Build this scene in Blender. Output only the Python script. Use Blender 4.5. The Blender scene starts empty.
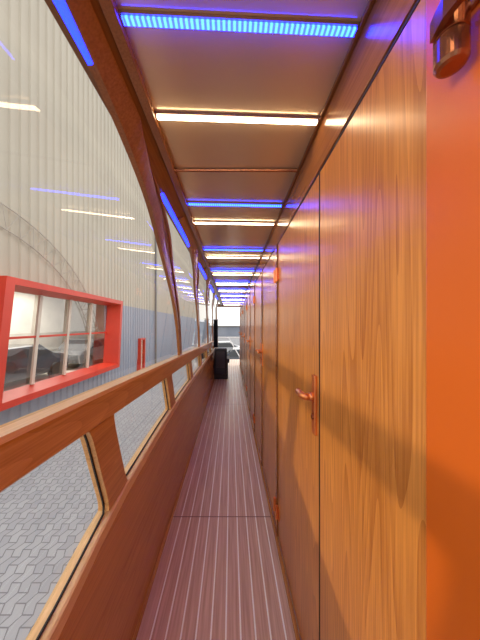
import bpy, math, bmesh
from mathutils import Vector
S=bpy.context.scene
COL=S.collection
ORG={}
ZF=-1.35; ZC=.665; XR=.296; P=1.3
# ---------------- materials
def newmat(name):
    m=bpy.data.materials.new(name); m.use_nodes=True
    nt=m.node_tree; b=nt.nodes['Principled BSDF']
    return m,nt,b
def L(nt,a,b): nt.links.new(a,b)
def plain(name,c,rough=.5,metal=0,noise=.0,nscale=8,em=None,es=0,coat=0):
    m,nt,b=newmat(name)
    b.inputs['Roughness'].default_value=rough; b.inputs['Metallic'].default_value=metal
    b.inputs['Coat Weight'].default_value=coat
    tc=nt.nodes.new('ShaderNodeTexCoord'); n=nt.nodes.new('ShaderNodeTexNoise')
    n.inputs['Scale'].default_value=nscale; n.inputs['Detail'].default_value=3
    L(nt,tc.outputs['Object'],n.inputs['Vector'])
    r=nt.nodes.new('ShaderNodeValToRGB')
    r.color_ramp.elements[0].position=.3; r.color_ramp.elements[1].position=.7
    r.color_ramp.elements[0].color=(*[v*(1-noise) for v in c],1)
    r.color_ramp.elements[1].color=(*[min(1,v*(1+noise)) for v in c],1)
    L(nt,n.outputs['Fac'],r.inputs['Fac']); L(nt,r.outputs['Color'],b.inputs['Base Color'])
    if em:
        b.inputs['Emission Color'].default_value=(*em,1); b.inputs['Emission Strength'].default_value=es
    return m
def math_(nt,op,a,b=None,c=None):
    n=nt.nodes.new('ShaderNodeMath'); n.operation=op
    for i,v in enumerate((a,b,c)):
        if v is None: continue
        if hasattr(v,'links'): L(nt,v,n.inputs[i])
        else: n.inputs[i].default_value=v
    return n.outputs[0]
def wood(name,c1,c2,axis='Z',rough=.35,freq=9,coat=.15,cross=5,bump=.08,along=.45,ring=.16):
    m,nt,b=newmat(name)
    b.inputs['Roughness'].default_value=rough
    b.inputs['Coat Weight'].default_value=coat; b.inputs['Coat Roughness'].default_value=.2
    b.inputs['Specular Tint'].default_value=(1,.8,.6,1)
    tc=nt.nodes.new('ShaderNodeTexCoord')
    def mp(a,c):
        n=nt.nodes.new('ShaderNodeMapping')
        n.inputs['Scale'].default_value=(c,c,a) if axis=='Z' else ((c,a,c) if axis=='Y' else (a,c,c))
        L(nt,tc.outputs['Object'],n.inputs['Vector']); return n.outputs[0]
    n1=nt.nodes.new('ShaderNodeTexNoise'); n1.inputs['Scale'].default_value=1; n1.inputs['Detail'].default_value=1
    n1.inputs['Distortion'].default_value=.1
    L(nt,mp(along,cross),n1.inputs['Vector'])
    s=math_(nt,'FRACT',math_(nt,'MULTIPLY',n1.outputs['Fac'],freq*2.5))
    s=math_(nt,'POWER',s,1.6)
    n2=nt.nodes.new('ShaderNodeTexNoise'); n2.inputs['Scale'].default_value=1; n2.inputs['Detail'].default_value=5
    L(nt,mp(4,190),n2.inputs['Vector'])
    n3=nt.nodes.new('ShaderNodeTexNoise'); n3.inputs['Scale'].default_value=1; n3.inputs['Detail'].default_value=2
    L(nt,mp(.6,6),n3.inputs['Vector'])
    f=math_(nt,'ADD',math_(nt,'MULTIPLY',s,-ring),math_(nt,'ADD',math_(nt,'MULTIPLY',n2.outputs['Fac'],.75),math_(nt,'MULTIPLY_ADD',n3.outputs['Fac'],.45,ring*.8)))
    r=nt.nodes.new('ShaderNodeValToRGB')
    r.color_ramp.elements[0].position=.38; r.color_ramp.elements[1].position=.98
    r.color_ramp.elements[0].color=(*c2,1); r.color_ramp.elements[1].color=(*c1,1)
    L(nt,f,r.inputs['Fac']); L(nt,r.outputs['Color'],b.inputs['Base Color'])
    bp=nt.nodes.new('ShaderNodeBump'); bp.inputs['Strength'].default_value=bump; bp.inputs['Distance'].default_value=.001
    L(nt,f,bp.inputs['Height']); L(nt,bp.outputs[0],b.inputs['Normal'])
    return m
M_door=wood('wood_door',(.72,.30,.062),(.31,.09,.014),'Z',.28,ring=.22,cross=6,along=.26,freq=14)
M_head=wood('wood_header',(.42,.16,.045),(.23,.075,.018),'Y',.18,ring=.05)
M_rib=wood('wood_rib',(.38,.15,.042),(.21,.075,.02),'Z',.26,ring=.03)
M_shell=wood('wood_shell',(.28,.105,.034),(.155,.053,.017),'Y',.22,ring=.04)
M_rail=wood('wood_rail',(.70,.40,.15),(.38,.18,.055),'Y',.3,ring=.14)
M_sill=wood('wood_sill',(.88,.62,.34),(.62,.38,.17),'Y',.35,ring=.05)
M_low=wood('wood_lower',(.62,.29,.075),(.36,.145,.034),'Y',.27,ring=.12)
M_orange=plain('orange_paint',(.62,.125,.008),.36,0,.08,1.5)
M_dark=plain('dark_gap',(.03,.015,.008),.7)
M_ceil=plain('ceiling_panel',(.62,.47,.31),.2,.35,.04,3)
M_cu=plain('copper_metal',(.80,.27,.08),.32,.8,.08,20)
M_br=plain('bronze_metal',(.34,.14,.07),.22,.85,.08,20)
M_black=plain('black_vinyl',(.015,.015,.018),.45,0,.2,30)
M_grey=plain('grey_vinyl',(.06,.06,.065),.6,0,.1,30)
M_red=plain('red_frame',(.56,.028,.012),.4,0,.06,2)
M_white=plain('white_mullion',(.60,.52,.44),.5,0,.05,5)
M_steel=plain('steel',(.6,.6,.62),.3,.9,.05,10)
M_archrefl=plain('reflection_grey',(.38,.35,.31),.6,.1,.1,5)
M_dk=plain('dark_flashing',(.2,.2,.2),.6,.1,.1,5)
M_clad=plain('cladding_beige',(.43,.385,.315),.5,.1,.05,.5)
M_cladb=plain('cladding_blue',(.27,.30,.37),.5,.1,.05,.5)
M_reflroom=plain('reflection_cream',(.70,.66,.58),.7,0,.15,1.2)
M_car=plain('car_paint_dark',(.05,.06,.08),.2,.3,.1,3,coat=.5)
M_car2=plain('car_paint_grey',(.30,.31,.33),.2,.4,.1,3,coat=.5)
M_carglass=plain('car_glass',(.03,.035,.04),.05,.2,.1,3)
M_seal=plain('black_seal',(.02,.02,.02),.6)
M_alu=plain('led_channel_metal',(.45,.33,.25),.35,.8,.03,10)
def glass(name,tint=(.97,.985,.985),f0=.05):
    m=bpy.data.materials.new(name); m.use_nodes=True; nt=m.node_tree
    nt.nodes.remove(nt.nodes['Principled BSDF']); out=nt.nodes['Material Output']
    t=nt.nodes.new('ShaderNodeBsdfTransparent'); t.inputs[0].default_value=(*tint,1)
    g=nt.nodes.new('ShaderNodeBsdfGlossy'); g.inputs['Roughness'].default_value=.015
    n=nt.nodes.new('ShaderNodeTexNoise'); n.inputs['Scale'].default_value=3
    L(nt,math_(nt,'MULTIPLY_ADD',n.outputs['Fac'],.01,.01),g.inputs['Roughness'])
    lw=nt.nodes.new('ShaderNodeLayerWeight'); lw.inputs['Blend'].default_value=.5
    f=math_(nt,'MULTIPLY_ADD',math_(nt,'POWER',lw.outputs['Facing'],5),.7,f0)
    mx=nt.nodes.new('ShaderNodeMixShader')
    L(nt,f,mx.inputs[0])
    L(nt,t.outputs[0],mx.inputs[1]); L(nt,g.outputs[0],mx.inputs[2]); L(nt,mx.outputs[0],out.inputs[0])
    return m
M_glass=glass('window_glass',f0=.06)
M_bglass=glass('building_glass',(.85,.87,.86),.2)
def floor_mat():
    m,nt,b=newmat('deck_floor'); b.inputs['Roughness'].default_value=.34
    b.inputs['Specular Tint'].default_value=(1,.85,.7,1)
    tc=nt.nodes.new('ShaderNodeTexCoord'); sp=nt.nodes.new('ShaderNodeSeparateXYZ'); L(nt,tc.outputs['Object'],sp.inputs[0])
    fx=math_(nt,'FRACT',math_(nt,'DIVIDE',math_(nt,'ADD',sp.outputs['X'],10.0),.065))
    line=math_(nt,'LESS_THAN',math_(nt,'ABSOLUTE',math_(nt,'SUBTRACT',fx,.5)),.055)
    dy=math_(nt,'ABSOLUTE',math_(nt,'SUBTRACT',math_(nt,'FRACT',math_(nt,'DIVIDE',math_(nt,'ADD',sp.outputs['Y'],9.6-1.69+1.2),2.4)),.5))
    seam=math_(nt,'LESS_THAN',dy,.0014)
    mp=nt.nodes.new('ShaderNodeMapping'); mp.inputs['Scale'].default_value=(90,3,1); L(nt,tc.outputs['Object'],mp.inputs[0])
    n=nt.nodes.new('ShaderNodeTexNoise'); n.inputs['Scale'].default_value=1; n.inputs['Detail'].default_value=4; L(nt,mp.outputs[0],n.inputs[0])
    r=nt.nodes.new('ShaderNodeValToRGB'); r.color_ramp.elements[0].position=.3; r.color_ramp.elements[1].position=.75
    r.color_ramp.elements[0].color=(.52,.325,.225,1); r.color_ramp.elements[1].color=(.76,.54,.40,1)
    L(nt,n.outputs['Fac'],r.inputs[0])
    mx=nt.nodes.new('ShaderNodeMix'); mx.data_type='RGBA'; L(nt,line,mx.inputs[0]); L(nt,r.outputs[0],mx.inputs[6]); mx.inputs[7].default_value=(1,1,.9,1)
    m2=nt.nodes.new('ShaderNodeMix'); m2.data_type='RGBA'; L(nt,seam,m2.inputs[0]); L(nt,mx.outputs[2],m2.inputs[6]); m2.inputs[7].default_value=(.2,.10,.07,1)
    L(nt,m2.outputs[2],b.inputs['Base Color']); return m
M_floor=floor_mat()
def paver_mat():
    m,nt,b=newmat('pavers'); b.inputs['Roughness'].default_value=.85
    tc=nt.nodes.new('ShaderNodeTexCoord'); sp=nt.nodes.new('ShaderNodeSeparateXYZ'); L(nt,tc.outputs['Object'],sp.inputs[0])
    tri=math_(nt,'PINGPONG',sp.outputs['Y'],.10)
    x=math_(nt,'ADD',sp.outputs['X'],math_(nt,'MULTIPLY',tri,.45))
    cb=nt.nodes.new('ShaderNodeCombineXYZ'); L(nt,sp.outputs['Y'],cb.inputs[0]); L(nt,x,cb.inputs[1])
    br=nt.nodes.new('ShaderNodeTexBrick'); L(nt,cb.outputs[0],br.inputs['Vector'])
    br.inputs['Scale'].default_value=1; br.inputs['Brick Width'].default_value=.20; br.inputs['Row Height'].default_value=.11
    br.inputs['Mortar Size'].default_value=.007; br.inputs['Mortar Smooth'].default_value=.1
    br.inputs['Color1'].default_value=(.32,.325,.355,1); br.inputs['Color2'].default_value=(.38,.385,.41,1); br.inputs['Mortar'].default_value=(.18,.18,.20,1)
    L(nt,br.outputs['Color'],b.inputs['Base Color']); return m
M_pav=paver_mat()
def led_mat(name,c1,c2,e1,e2,pitch):
    m,nt,b=newmat(name); b.inputs['Roughness'].default_value=.4; b.inputs['Base Color'].default_value=(.3,.3,.3,1)
    tc=nt.nodes.new('ShaderNodeTexCoord'); sp=nt.nodes.new('ShaderNodeSeparateXYZ'); L(nt,tc.outputs['Object'],sp.inputs[0])
    f=math_(nt,'ABSOLUTE',math_(nt,'SUBTRACT',math_(nt,'FRACT',math_(nt,'DIVIDE',math_(nt,'ADD',sp.outputs['X'],5),pitch)),.5))
    k=math_(nt,'MINIMUM',1,math_(nt,'MULTIPLY',f,2.6))
    mx=nt.nodes.new('ShaderNodeMix'); mx.data_type='RGBA'; L(nt,k,mx.inputs[0])
    mx.inputs[6].default_value=(*[v*e1 for v in c1],1); mx.inputs[7].default_value=(*[v*e2 for v in c2],1)
    L(nt,mx.outputs[2],b.inputs['Emission Color']); b.inputs['Emission Strength'].default_value=1
    return m
M_blue=led_mat('led_blue',(.010,.07,1),(.0012,.010,1),20,20,.0115)
M_bluen=led_mat('led_blue_bright',(.005,.033,1),(.0006,.005,1),42,42,.0115)
M_bluerefl=plain('blue_reflection_line',(.1,.1,.3),.4,em=(.002,.014,1),es=10)
M_warm=led_mat('led_warm',(1,.79,.52),(1,.76,.47),21,19,.02)
# ---------------- mesh helpers
def add(name,verts,faces,mat,parent=None,origin=None,smooth=False,label=None,cat=None,kind=None,group=None,bevel=0):
    if origin is None:
        xs=[v[0] for v in verts]; ys=[v[1] for v in verts]; zs=[v[2] for v in verts]
        origin=((min(xs)+max(xs))/2,(min(ys)+max(ys))/2,min(zs))
    o=Vector(origin)
    me=bpy.data.meshes.new(name); me.from_pydata([Vector(v)-o for v in verts],[],faces); me.update()
    bm=bmesh.new(); bm.from_mesh(me); bmesh.ops.recalc_face_normals(bm,faces=bm.faces)
    if bevel>0: bmesh.ops.bevel(bm,geom=list(bm.edges),offset=bevel,segments=2,affect='EDGES',profile=.6)
    bm.to_mesh(me); bm.free()
    if smooth:
        for p in me.polygons: p.use_smooth=True
    me.materials.append(mat)
    ob=bpy.data.objects.new(name,me); COL.objects.link(ob); ORG[ob.name]=o
    fin(ob,o,parent,label,cat,kind,group); return ob
def fin(ob,o,parent,label,cat,kind,group):
    if parent: ob.parent=parent; ob.location=o-ORG[parent.name]
    else: ob.location=o
    if label: ob['label']=label
    if cat: ob['category']=cat
    if kind: ob['kind']=kind
    if group: ob['group']=group
def empty(name,o,label,cat,kind=None,group=None):
    ob=bpy.data.objects.new(name,None); COL.objects.link(ob); ob.empty_display_size=.1
    ORG[ob.name]=Vector(o); fin(ob,Vector(o),None,label,cat,kind,group); return ob
BF=[(0,1,3,2),(4,6,7,5),(0,4,5,1),(2,3,7,6),(0,2,6,4),(1,5,7,3)]
def bx(x0,x1,y0,y1,z0,z1): return [(x,y,z) for x in (x0,x1) for y in (y0,y1) for z in (z0,z1)]
def box(name,x0,x1,y0,y1,z0,z1,mat,**k): return add(name,bx(x0,x1,y0,y1,z0,z1),BF,mat,**k)
def multi(lists):
    V=[];F=[]
    for v,f in lists:
        n=len(V); V+=v; F+=[tuple(i+n for i in q) for q in f]
    return V,F
def tube(path,r,seg=10):
    V=[];F=[];n=len(path)
    for i,p in enumerate(path):
        p=Vector(p); a=Vector(path[max(0,i-1)]); b=Vector(path[min(n-1,i+1)]); d=(b-a).normalized()
        u=d.cross(Vector((0,0,1))); 
        if u.length<.05: u=d.cross(Vector((1,0,0)))
        u.normalize(); w=d.cross(u)
        for j in range(seg):
            t=2*math.pi*j/seg; V.append(tuple(p+u*math.cos(t)*r+w*math.sin(t)*r))
    for i in range(n-1):
        for j in range(seg):
            F.append((i*seg+j,i*seg+(j+1)%seg,(i+1)*seg+(j+1)%seg,(i+1)*seg+j))
    F.append(tuple(range(seg))); F.append(tuple((n-1)*seg+j for j in range(seg)))
    return V,F
def lathe(cx,cy,prof,seg=32):
    V=[];F=[]
    for r,z in prof:
        for j in range(seg):
            t=2*math.pi*j/seg; V.append((cx+r*math.cos(t),cy+r*math.sin(t),z))
    for i in range(len(prof)-1):
        for j in range(seg): F.append((i*seg+j,i*seg+(j+1)%seg,(i+1)*seg+(j+1)%seg,(i+1)*seg+j))
    F.append(tuple(range(seg))); F.append(tuple((len(prof)-1)*seg+j for j in range(seg)))
    return V,F
def sect(stations,close=True):
    V=[];F=[];m=len(stations[0])
    for s in stations: V+=s
    for i in range(len(stations)-1):
        for j in range(m):
            F.append((i*m+j,i*m+(j+1)%m,(i+1)*m+(j+1)%m,(i+1)*m+j))
    if close: F.append(tuple(range(m))); F.append(tuple((len(stations)-1)*m+j for j in range(m)))
    return V,F
def interp(pts,t):
    if t<=pts[0][0]: return pts[0][1]
    for (a,b),(c,d) in zip(pts,pts[1:]):
        if t<=c: return b+(d-b)*(t-a)/(c-a)
    return pts[-1][1]
def smooth_pts(pts,n=40):
    out=[]
    N=len(pts)
    for i in range(N-1):
        p0=pts[max(0,i-1)];p1=pts[i];p2=pts[i+1];p3=pts[min(N-1,i+2)]
        for j in range(8):
            t=j/8
            f=lambda k:.5*((2*p1[k])+(-p0[k]+p2[k])*t+(2*p0[k]-5*p1[k]+4*p2[k]-p3[k])*t*t+(-p0[k]+3*p1[k]-3*p2[k]+p3[k])*t**3)
            out.append((f(0),f(1)))
    out.append(pts[-1]); return out
XW=smooth_pts([(-.7,-.45),(-.3,-.45),(-.1,-.452),(.1,-.45),(.3,-.44),(.445,-.415),(.55,-.365),(.62,-.318),(.665,-.246)])
def xw(z): return interp(XW,z)
def Ly(z):
    t=min(1,max(0,(z+.6)/1.22)); return .30+1.78*math.sqrt(max(0,1-t**3.1))
def Ry(z):
    t=min(1,max(0,(z+.6)/1.22)); return .80+1.36*math.sqrt(max(0,1-t**3.6))
def zrows(z0,z1,n=48): return [z0+(z1-z0)*(1-(1-i/n)**2) for i in range(n+1)]
def zr(y): return -.21-.035*(max(y,.0)-.47)
ZS=smooth_pts([(-1.6,-.80),(0,-.79),(.565,-.742),(.878,-.672),(1.2,-.645),(1.77,-.615),(3,-.60),(8.2,-.62)])
def zs(y): return interp(ZS,y)
Y0=-1.6; Y1=8.0
# ---------------- structure
box('floor',-.44,.33,Y0,Y1,ZF-.06,ZF,M_floor,kind='structure',label='narrow pinkish-brown deck floor with pale pinstripe planks',cat='floor',origin=(0,0,ZF-.06))
box('ceiling',-.30,.33,Y0,Y1,ZC,ZC+.04,M_ceil,kind='structure',label='low glossy tan ceiling panels crossed by light strips',cat='ceiling')
box('wall_right',.306,.36,Y0,Y1,ZF-.06,ZC+.04,M_dark,kind='structure',label='corridor wall carrying a row of wooden doors',cat='wall')
box('trim_1',XR-.004,.306,Y0,Y1,.516,ZC,M_head,kind='structure',label='orange-brown wooden header board above the doors',cat='trim',bevel=.001)
box('trim_2',XR-.014,XR-.004,Y0,Y1,ZC-.012,ZC-.001,M_shell,kind='structure',label='narrow wooden ceiling moulding over the doors',cat='trim',bevel=.002)
def shellgrid(rows,ya,yb,off=0,th=.005,ny=1,single=False,xf=None):
    V=[];F=[]
    for z in rows:
        a=ya(z);b=yb(z)
        for j in range(ny+1):
            V.append(((xf or xw)(z)+off,a+(b-a)*j/ny,z))
    m=ny+1
    for i in range(len(rows)-1):
        for j in range(ny): F.append((i*m+j,i*m+j+1,(i+1)*m+j+1,(i+1)*m+j))
    if single: return V,F
    n=len(V)
    V+=[(v[0]-th,v[1],v[2]) for v in V]
    F2=[tuple(i+n for i in reversed(f)) for f in F]
    R=len(rows)
    side=[]
    for i in range(R-1):
        side.append((i*m,(i+1)*m,(i+1)*m+n,i*m+n)); side.append((i*m+ny,i*m+ny+n,(i+1)*m+ny+n,(i+1)*m+ny))
    for j in range(ny):
        side.append((j,j+n,j+1+n,j+1)); k=(R-1)*m
        side.append((k+j,k+j+1,k+j+1+n,k+j+n))
    return V,F+F2+side
parts=[]
rows=[.6195+i*(.665-.6195)/8 for i in range(9)]
parts.append(shellgrid(rows,lambda z:Y0,lambda z:Y1))
ks=[-2,0,1,2,3,4]
for k in ks:
    z0=zr(2.05+k*P)-.05
    rows=zrows(z0,.62)
    parts.append(shellgrid(rows,lambda z:max(Y0,Ly(z)+k*P),lambda z:min(Y1,max(Y0+.01,Ry(z)+k*P))))
parts.append((bx(-.46,-.20,Y0,Y1,.80,.83),BF))  # unseen roof edge boxes, added to close the sky leak above the glass
parts.append((bx(-.30,-.20,Y0,Y1,.705,.80),BF))
V,F=multi(parts)
add('wall_left',V,F,M_shell,kind='structure',label='dark brown inward-curving wall shell around large windows',cat='wall')
V,F=sect([[(-.262,y,.640),(-.236,y,.640),(-.236,y,.664),(-.262,y,.664)] for y in (Y0,Y1)])
add('trim_3',V,F,M_rib,kind='structure',label='narrow wooden ceiling moulding over the windows',cat='trim',bevel=.002)
tn=4
for k in ks:
    z0=zr(2.05+k*P)-.03
    pts=[(Ly(z)+k*P,z) for z in zrows(z0,.6195,56)]
    ext=.25 if k!=0 else 1.0
    pts+=[(pts[-1][0]-ext*j/4,.6198) for j in range(1,5)]
    st=[]
    for i,(y,z) in enumerate(pts):
        a=pts[max(0,i-1)];b=pts[min(len(pts)-1,i+1)]
        dy,dz=b[0]-a[0],b[1]-a[1]; l=math.hypot(dy,dz) or 1
        ny,nz=dz/l,-dy/l
        w=.044
        yo=y+ny*w; zo=z+nz*w
        if zo>.640: zo=.640
        yi,zi=y-ny*.004,z-nz*.002
        st.append([(xw(zi)+.012,yi,zi),(xw(zo)+.012,yo,zo),(xw(zo)-.008,yo,zo),(xw(zi)-.008,yi,zi)])
    V,F=sect(st)
    V=[(x,max(Y0,y),z) for x,y,z in V]
    add('trim_%d'%tn,V,F,M_rib,kind='structure',label='curved laminated wooden rib framing an arched window',cat='trim'); tn+=1
for k in ks[1:]:
    z0=zr(2.15+k*P)-.03
    st=[]
    for z in zrows(z0,.617,40):
        y=Ry(z)+k*P
        st.append([(xw(z)+.008,y-.03,z),(xw(z)+.008,y+.012,z),(xw(z)-.02,y+.012,z),(xw(z)-.02,y-.03,z)])
    V,F=sect(st); add('trim_%d'%tn,V,F,M_head,kind='structure',label='slim curved wooden window edge frame',cat='trim'); tn+=1
# upper glass
wn=1
edges=[(-2,0),(0,1),(1,2),(2,3),(3,4)]
def xg(z): return -.478+.07*(z+.25)
def mid(z): return (Ly(min(z,.60))+Ry(min(z,.60)))/2+max(0,z+.1)*.16
for a,b in edges:
    zb=-.34-(.05*max(0,a+1))
    rows=[zb+(.80-zb)*i/30 for i in range(31)]
    V,F=shellgrid(rows,lambda z:mid(z)+a*P,lambda z:mid(z)+b*P,single=True,xf=xg)
    add('window_%d'%wn,V,F,M_glass,kind='structure',label='large curved-edge window pane of clear glass',cat='window')
    ya=1.12+a*P; yb=.56+b*P
    V,F=sect([[(xw(.610)+.002,y,.606),(xw(.618)+.006,y,.616),(xw(.618)-.004,y,.616),(xw(.610)-.006,y,.606)] for y in (ya,yb)])
    add('led_or_reflection_strip',V,F,M_bluerefl,label='glowing blue line standing in for a strip reflection at the window head',cat='reflection line',group='blue window-head reflection lines')  # reflection of the blue strips put in as a glowing line
    wn+=1
ys=[Y0+i*(Y1-Y0)/48 for i in range(49)]
st=[[(-.425,y,zr(y)-.012),(-.432,y,zr(y)-.002),(-.495,y,zr(y)-.004),(-.495,y,zr(y)-.105),(-.432,y,zr(y)-.105),(-.425,y,zr(y)-.098)] for y in ys]
V,F=sect(st); add('trim_%d'%tn,V,F,M_rail,kind='structure',label='thick light-brown wooden waist rail under the windows',cat='trim'); tn+=1
st=[[(-.420,y,zr(y)+.004),(-.420,y,zr(y)-.010),(-.462,y,zr(y)-.010),(-.462,y,zr(y)+.004)] for y in ys]
V,F=sect(st); add('trim_%d'%tn,V,F,M_sill,kind='structure',label='pale wooden ledge capping the waist rail',cat='trim'); tn+=1
st=[[(-.43,y,zs(y)-.045),(-.43,y,zs(y)-.004),(-.436,y,zs(y)),(-.485,y,zs(y)),(-.485,y,zs(y)-.045)] for y in ys]
V,F=sect(st); add('trim_%d'%tn,V,F,M_sill,kind='structure',label='pale wooden sill beneath the low windows',cat='trim'); tn+=1
st=[[(-.436,y,zs(y)-.04),(-.42,y,ZF-.05),(-.46,y,ZF-.05),(-.476,y,zs(y)-.04)] for y in ys]
V,F=sect(st); add('wall_lower',V,F,M_low,kind='structure',label='orange-brown wooden panel below the low windows',cat='wall')
box('baseboard_left',-.421,-.407,Y0,Y1,ZF,ZF+.012,M_low,kind='structure',label='thin brown floor edging strip',cat='baseboard')
box('baseboard_right',.278,.294,Y0,Y1,ZF,ZF+.014,M_low,kind='structure',label='thin brown floor edging strip beneath doors',cat='baseboard')
# low posts
PL=.88; PW=.14; CR=.013
pc=[-.92+i*PL for i in range(9)]
def cur(t): return abs(2*t-1)**8
for c in pc:
    n=24; st=[]
    for j in range(n+1):
        t=j/n
        ya=c+.785+.125*t
        yl=ya-CR*cur(t); yr=ya+PW+CR*cur(t)
        zt=zr(ya+.08)-.10; zb_=zs(ya+.08)-.002
        z=zt+(zb_-zt)*t
        st.append([(-.436,yl,z),(-.436,yr,z),(-.475,yr,z),(-.475,yl,z)])
    V,F=sect(st); add('trim_%d'%tn,V,F,M_rail,kind='structure',label='slanted wooden post between low windows',cat='trim',bevel=0); tn+=1
for a,b in zip(pc,pc[1:]):
    rows=14; V=[];F=[]
    for j in range(rows+1):
        t=j/rows
        for c,o in ((a,.785+PW),(b,.785)):
            y=c+o+.125*t+(.01 if c==b else -.01)
            zt=zr(y)-.10; zb_=zs(y)-.005
            V.append((-.468,y,zt+(zb_-zt)*t))
    for j in range(rows): F.append((2*j,2*j+1,2*j+3,2*j+2))
    add('window_%d'%wn,V,F,M_glass,kind='structure',label='low window pane looking down to paving',cat='window')
    A=[];B=[]
    for j in range(rows*2+1):
        t=j/rows/2; ya=a+.785+PW+.125*t+CR*cur(t); yb=b+.785+.125*t-CR*cur(t)
        za=zr(ya)-.10+((zs(ya)+.004)-(zr(ya)-.10))*t; zb2=zr(yb)-.10+((zs(yb)+.004)-(zr(yb)-.10))*t
        A.append((-.455,ya+.001,za)); B.append((-.455,yb-.001,zb2))
    bot=[(-.455,A[-1][1]+(B[-1][1]-A[-1][1])*i/6) for i in range(7)]
    bot=[(x,y,zs(y)+.003) for x,y in bot]
    top=[(-.455,A[0][1]+(B[0][1]-A[0][1])*i/6) for i in range(7)]
    top=[(x,y,zr(y)-.107) for x,y in top]
    V,F=multi([tube(A,.004,6),tube(B,.004,6),tube(bot,.004,6),tube(top,.004,6)])
    add('seal',V,F,M_seal,parent=bpy.data.objects['window_%d'%wn],label='black rubber seal'); wn+=1
# ---------------- doors
def door(n,y0,y1,handle=None,hinge=None,mat=M_door,label='orange-brown wood-grain cabin door'):
    g=.0035; zt=.508
    d=box('door_%d'%n,XR,.306,y0+g,y1-g,ZF+.02,zt,mat,kind='structure',label=label,cat='door',bevel=.0015)
    V,F=multi([(bx(XR-.0012,.3055,y0-g*.2,y0+g,ZF+.018,zt+.004),BF),(bx(XR-.0012,.3055,y1-g,y1+g*.2,ZF+.018,zt+.004),BF),(bx(XR-.0012,.3055,y0+g,y1-g,zt,zt+.007),BF)])
    add('gap_shade',V,F,M_dark,parent=d,label='dark strips holding the shade of the gap around the door leaf')  # dark strips fill the door gap, its shade put into their colour
    if hinge is not None:
        for z in (.315,-1.17):
            hv=bx(XR-.004,XR,hinge-.03,hinge+.03,z-.035,z+.035)
            V,F=multi([(hv,BF),tube([(XR-.010,hinge,z-.042),(XR-.010,hinge,z+.042)],.009,12)])
            add('hinge',V,F,M_cu,parent=d,label='copper-coloured barrel hinge')
    if handle is not None:
        s=1 if handle<(y0+y1)/2 else -1
        zc=-.25
        hd=box('handle',XR-.010,XR,handle-.015,handle+.015,zc-.13,zc+.075,M_cu,parent=d,bevel=.003,label='copper lever handle on long backplate')
        V,F=multi([tube([(XR-.008,handle,zc),(XR-.024,handle,zc)],.014,14),tube([(XR-.020,handle,zc),(XR-.038,handle,zc),(XR-.044,handle+s*.010,zc+.001),(XR-.045,handle+s*.06,zc+.002)],.012,12)])
        add('lever',V,F,M_cu,parent=hd,smooth=True)
        V,F=tube([(XR-.014,handle,zc-.07),(XR-.009,handle,zc-.07)],.010,12)
        add('keyhole_rose',V,F,M_br,parent=hd)
    return d
door(1,.356,.802,label='smooth wood-grain cabin door with bold cathedral grain')
door(2,.802,1.515,handle=.838,hinge=1.50,label='wood-grain cabin door with copper lever handle')
yy=1.55
door(3,yy,yy+.72,handle=yy+.68,hinge=yy+.02)
box('trim_%d'%tn,XR-.008,.306,1.517,1.548,ZF+.015,.514,M_head,kind='structure',label='slim wooden post between two doors',cat='trim'); tn+=1
yy+=.72; n=4
while yy<Y1-.3:
    y2=min(yy+.72,Y1)
    if n%2==0: door(n,yy+.03,y2,handle=yy+.07,hinge=y2-.02)
    else: door(n,yy+.03,y2,handle=y2-.04,hinge=yy+.06)
    box('trim_%d'%tn,XR-.008,.306,yy,yy+.03,ZF+.015,.514,M_head,kind='structure',label='slim wooden post between two doors',cat='trim'); tn+=1
    yy=y2; n+=1
j=box('trim_%d'%tn,XR-.006,.306,-.05,.3575,ZF+.015,ZC-.002,M_orange,kind='structure',label='bright orange lacquered door jamb with bronze hinge',cat='trim',bevel=.002); tn+=1
hg=box('hinge',XR-.014,XR-.006,.20,.325,.375,.45,M_br,parent=j,label='dark bronze hinge with wide curved bracket',bevel=.004)
V,F=lathe(XR-.030,.290,[(.010,.3105),(.0145,.312),(.017,.316),(.017,.343),(.0150,.344),(.0150,.346),(.017,.347),(.017,.372)])
add('barrel',V,F,M_br,parent=hg)
pth=[(XR-.046,.296),(XR-.049,.286),(XR-.052,.272),(XR-.050,.258),(XR-.040,.243),(XR-.014,.230)]
st=[]
for i,(x,y) in enumerate(pth):
    a=pth[max(0,i-1)]; b=pth[min(len(pth)-1,i+1)]; dx,dy=b[0]-a[0],b[1]-a[1]; l=math.hypot(dx,dy); nx,ny=dy/l*.004,-dx/l*.004
    st.append([(x-nx,y-ny,.348),(x+nx,y+ny,.348),(x+nx,y+ny,.372),(x-nx,y-ny,.372)])
V,F=sect(st)
add('bracket_arm',V,F,M_br,parent=hg)
door(n,-1.5,-.06)
# ---------------- ceiling LED strips & rods
sk=.04
def strip(y,mat,label,grp,h):
    x0,x1=-.236,XR-.015
    def sh(v): return [(a,b+sk*a,c) for a,b,c in v]
    e=add('led_or_reflection_strip',sh(bx(x0,x1,y-h-.003,y+h+.003,ZC-.008,ZC-.0005)),BF,M_alu,label=label,cat='ceiling light',group=grp)
    add('diffuser',sh(bx(x0+.004,x1-.004,y-h,y+h,ZC-.013,ZC-.0085)),BF,mat,parent=e,label='glowing LED diffuser')
    add('end_cap',sh(bx(x0,x0+.004,y-h,y+h,ZC-.013,ZC-.0085)),BF,M_alu,parent=e)
    add('end_cap',sh(bx(x1-.004,x1,y-h,y+h,ZC-.013,ZC-.0085)),BF,M_alu,parent=e)
for i in range(-2,10):
    strip(.525+.785*i,M_bluen if i in (0,) else M_blue,'blue LED strip light running across the ceiling','blue ceiling strips',.0075)
    strip(.765+.785*i,M_warm,'warm white LED strip light running across the ceiling','warm white ceiling strips',.007)
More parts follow.
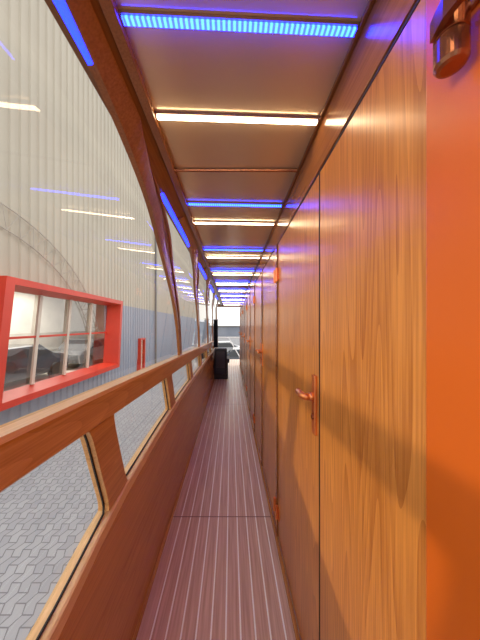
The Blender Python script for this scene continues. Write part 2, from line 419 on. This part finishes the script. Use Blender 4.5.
for i in range(-1,9):
    y=1.02+.785*i*2 if i>=0 else -.5
    if y>Y1: break
    V,F=tube([(-.236,y,ZC-.008),(XR-.016,y,ZC-.008)],.006,10)
    e=add('ceiling_rod',V,F,M_br,label='slim bronze crossbar rod under the ceiling',cat='rod',group='ceiling crossbars')
    for x in (-.232,XR-.020):
        add('bracket',*tube([(x-.004,y,ZC-.008),(x+.004,y,ZC-.008)],.0075,10),M_br,parent=e)
# ---------------- far end
ZE=.60
V,F=multi([(bx(-.50,.33,Y1,Y1+.05,ZE,ZC+.04),BF),(bx(-.50,-.455,Y1,Y1+.05,ZF-.05,ZE),BF),(bx(.29,.33,Y1,Y1+.05,ZF-.05,ZE),BF)])
add('wall_end',V,F,M_shell,kind='structure',label='brown end bulkhead framing the open doorway to deck',cat='wall')
b=empty('bench',(-.25,6.3,ZF),'black upholstered high-backed seat beside the windows','seat')
box('base',-.415,-.08,5.98,6.60,ZF,ZF+.40,M_black,parent=b,bevel=.01)
box('seat_cushion',-.415,-.04,6.00,6.62,ZF+.401,ZF+.50,M_grey,parent=b,bevel=.02,label='dark grey seat cushion')
box('backrest',-.415,-.10,5.88,5.975,ZF+.12,ZF+.78,M_black,parent=b,bevel=.03)
box('rear_panel',-.36,-.15,5.865,5.878,ZF+.30,ZF+.70,M_grey,parent=b,bevel=.004,label='grey rear panel')
c=[]
for i in range(25):
    t=i/24; c.append((-.40+.10*t,5.5+.01*math.sin(i*1.6),0))
V=[];F=[]
for z in (-.52,.12):
    for x,y,_ in c: V.append((x,y,z))
m=len(c)
for i in range(m-1): F.append((i,i+1,m+i+1,m+i))
cu=add('curtain',V,F,M_black,label='small dark gathered curtain hanging by the window',cat='curtain')
add('curtain_rod',*tube([(-.44,5.5,.125),(-.28,5.5,.125)],.008,8),M_steel,parent=cu)
dk=box('front_deck',-.9,.9,Y1+.06,Y1+1.6,ZF-.12,ZF-.02,M_floor,label='small open deck platform outside the doorway',cat='deck')
segs=[]
yE=Y1+1.5
for x in (-.8,.8): segs.append(tube([(x,yE,ZF-.02),(x,yE,ZF+.85)],.02,8))
segs.append(tube([(-.8,yE,ZF+.85),(.8,yE,ZF+.85)],.02,8))
segs.append(tube([(-.1,yE,ZF+.85),(.45,Y1+.5,ZF-.02)],.018,8))
V,F=multi(segs); add('railing',V,F,M_steel,parent=dk,label='stainless steel tube railing')
# ---------------- exterior
ZG=-2.9; XB=-5.5; YB=60
add('ground',[(-60,-30,ZG),(60,-30,ZG),(60,120,ZG),(-60,120,ZG)],[(0,1,2,3)],M_pav,kind='structure',label='grey interlocking concrete block paving',cat='ground',origin=(0,0,ZG))
bd=empty('building',(XB,17,ZG),'industrial building with ribbed cladding and red-framed windows','building')
WY0,WY1,WZ0,WZ1=5.25,10.9,-1.84,1.08
def clad(name,z0,z1,y0,y1,mat,label):
    V=[];F=[];p=.30;y=y0;prof=[]
    while y<y1:
        prof+=[(XB,y),(XB,y+p*.4),(XB+.035,y+p*.5),(XB+.035,y+p*.9)]; y+=p
    for i in range(len(prof)-1):
        (xa,a),(xb,b)=prof[i],prof[i+1]
        spans=[(z0,z1)]
        if a>WY0+.1 and b<WY1-.45 and z0<WZ0+.1<z1: spans=[(z0,WZ0+.12)]
        for s0,s1 in spans:
            if s1-s0<.01: continue
            n=len(V); V+=[(xa,a,s0),(xb,b,s0),(xb,b,s1),(xa,a,s1)]; F.append((n,n+1,n+2,n+3))
    add(name,V,F,mat,parent=bd,label=label)
clad('upper_cladding',1.0,16,2.5,YB,M_clad,'beige vertical ribbed metal cladding')
clad('lower_cladding',ZG,1.0,2.5,YB,M_cladb,'blue-grey ribbed metal cladding')
add('corner_trim',bx(XB-.1,XB+.12,YB,YB+.25,ZG,16),BF,M_dk,parent=bd,label='dark grey corner flashing')
add('downpipe',*tube([(XB+.12,17.2,ZG),(XB+.12,17.2,16)],.07,8),M_dk,parent=bd)
def redwin(y0,y1,z0,z1,dp,fr,nm,slant,splay=0):
    def P4(y0,y1,z0,z1,s): return [(y0-s,z0),(y1-s,z0),(y1,z1),(y0,z1)]
    out=P4(y0,y1,z0,z1,slant); inn=P4(y0+fr,y1-fr,z0+fr*.8,z1-fr*.8,slant*.9)
    s2=splay
    inb=P4(y0+fr+s2,y1-fr-s2,z0+fr*.8+s2*.6,z1-fr*.8-s2*.6,slant*.9)
    V=[(XB-.02,y,z) for y,z in out]+[(XB+.02,y,z) for y,z in inb]+[(XB+dp,y,z) for y,z in out]+[(XB+dp,y,z) for y,z in inn]
    F=[]
    for i in range(4):
        k=(i+1)%4
        F+=[(8+i,8+k,12+k,12+i),(i,k,8+k,8+i),(4+i,4+k,12+k,12+i),(i,k,4+k,4+i)]
    w=add('bay_window',V,F,M_red,parent=bd,label='red projecting window surround')
    add('pane',[(XB+.05,y,z) for y,z in inb],[(0,1,2,3)],M_bglass,parent=w,label='reflective glass pane')
    zi0,zi1=inb[0][1],inb[2][1]
    for i in range(1,nm):
        t=i/nm; yb=inb[0][0]+(inb[1][0]-inb[0][0])*t; yt=inb[3][0]+(inb[2][0]-inb[3][0])*t
        v=[(x,yb+d,zi0) for x in(XB+.07,XB+.13) for d in(-.05,.05)]+[(x,yt+d,zi1) for x in(XB+.07,XB+.13) for d in(-.05,.05)]
        add('mullion',v,BF,M_white,parent=w,label='cream window mullion')
    zm=z0+(z1-z0)*.52
    sm=slant*.5
    add('transom',bx(XB+.071,XB+.12,y0+fr+s2-sm,y1-fr-s2-sm,zm-.03,zm+.03),BF,M_red,parent=w)
redwin(WY0,WY1,WZ0,WZ1,.6,.20,4,.35,.12)
redwin(14.1,14.9,-2.7,-.8,.2,.12,2,.1)
V=[(XB-.05,4,-2.2),(XB-.05,17,-2.2),(XB-4,17,-2.2),(XB-4,4,-2.2),(XB-.05,4,1.6),(XB-.05,17,1.6),(XB-4,17,1.6),(XB-4,4,1.6)]
add('reflection_room',V,[(0,1,2,3),(4,5,6,7),(1,2,6,5),(2,3,7,6),(0,3,7,4)],M_reflroom,parent=bd,label='pale room standing in for reflections in the red-framed window')  # added room, imitates the pale window reflection from behind the glass
def car(cx,cy,z,mat,label,rot=False):
    prof=[(-2.1,.35),(-2.15,.75),(-1.9,.92),(-1.3,.98),(-.75,1.42),(.7,1.45),(1.4,1.05),(2.0,.95),(2.15,.7),(2.1,.35)]
    def T(l,w,h): return (cx+w,cy+l,z+h) if not rot else (cx+l,cy+w,z+h)
    e=empty('car',(cx,cy,z),label,'car')
    st=[]
    for w in (-.85,-.80,.80,.85):
        st.append([T(l*(1-.02*(abs(w)>.82)),w*(1 if h<1 else .86),h-(.04 if abs(w)>.82 else 0)) for l,h in prof])
    V,F=sect(st); add('body',V,F,mat,parent=e)
    gl=[(-1.18,1.0),(-.72,1.35),(.66,1.37),(1.22,1.06)]
    for w in (-.86,.86):
        add('side_window',[T(l,w*(1 if h<1.1 else .87),h) for l,h in gl],[(0,1,2,3)],M_carglass,parent=e)
    add('windscreen',[T(-1.27,-.68,1.0),T(-1.27,.68,1.0),T(-.78,.62,1.40),T(-.78,-.62,1.40)],[(0,1,2,3)],M_carglass,parent=e)
    for l in (-1.35,1.35):
        for w in (-.83,.83):
            V,F=tube([T(l,w-.1,.33),T(l,w+.1,.33)],.33,20); add('wheel',V,F,M_black,parent=e)
car(XB-2.6,8.6,-2.19,M_car,'dark car standing in for a reflection in the red-framed window')  # this car and the next are added to imitate reflected cars
car(XB-2.6,13.6,-2.19,M_car2,'grey car standing in for a reflection in the red-framed window')
car(.9,15.2,ZG,M_car,'dark car parked on paving beyond the doorway',True)
car(-.8,21,ZG,M_car2,'grey car parked on paving beyond the doorway',True)
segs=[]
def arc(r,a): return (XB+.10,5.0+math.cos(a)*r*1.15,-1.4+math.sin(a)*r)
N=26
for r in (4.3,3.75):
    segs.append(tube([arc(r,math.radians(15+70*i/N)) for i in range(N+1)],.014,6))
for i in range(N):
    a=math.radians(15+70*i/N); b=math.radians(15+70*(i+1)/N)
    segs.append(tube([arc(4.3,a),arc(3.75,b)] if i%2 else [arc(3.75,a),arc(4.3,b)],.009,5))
V,F=multi(segs); add('arch_reflection',V,F,M_archrefl,parent=bd,label='thin grey lattice arch lines standing in for a reflection over the cladding')  # arch-shaped reflection lines built as thin added tubes on the facade
dd=box('warehouse',-14,16,62,70,ZG,-.6,M_cladb,label='distant low grey industrial shed',cat='building')
box('roof',-14.3,16.3,61.7,70.3,-.6,-.2,M_dk,parent=dd)
# ---------------- lights
W=bpy.data.worlds.new('World'); S.world=W; W.use_nodes=True; nt=W.node_tree
bg=nt.nodes['Background']; bg.inputs['Color'].default_value=(1.0,.975,.93,1); bg.inputs['Strength'].default_value=1.9
sd=bpy.data.lights.new('sun','SUN'); sd.energy=1.4; sd.color=(1,.78,.50); sd.angle=math.radians(2.5)
so=bpy.data.objects.new('sun',sd); COL.objects.link(so)
so.rotation_euler=Vector((.93,.37,-.004)).to_track_quat('-Z','Y').to_euler(); so.location=(-8,-6,3)
ad=bpy.data.lights.new('added_room_fill','AREA'); ad.energy=300; ad.size=3; ad.color=(1,.93,.84)
ao=bpy.data.objects.new('added_room_fill',ad); COL.objects.link(ao); ao.location=(XB-2,10,1.5)  # added fill lamp, brightens the room that stands in for reflections
# ---------------- camera
cd=bpy.data.cameras.new('camera'); cam=bpy.data.objects.new('camera',cd); COL.objects.link(cam)
cam.location=(0,0,0); cam.rotation_euler=(math.pi/2,0,0)
cd.lens=13.5; cd.sensor_width=36; cd.shift_x=9/640; cd.shift_y=5/640; cd.clip_start=.02; cd.clip_end=500
S.camera=cam
S.view_settings.view_transform='Standard'; S.view_settings.look='None'
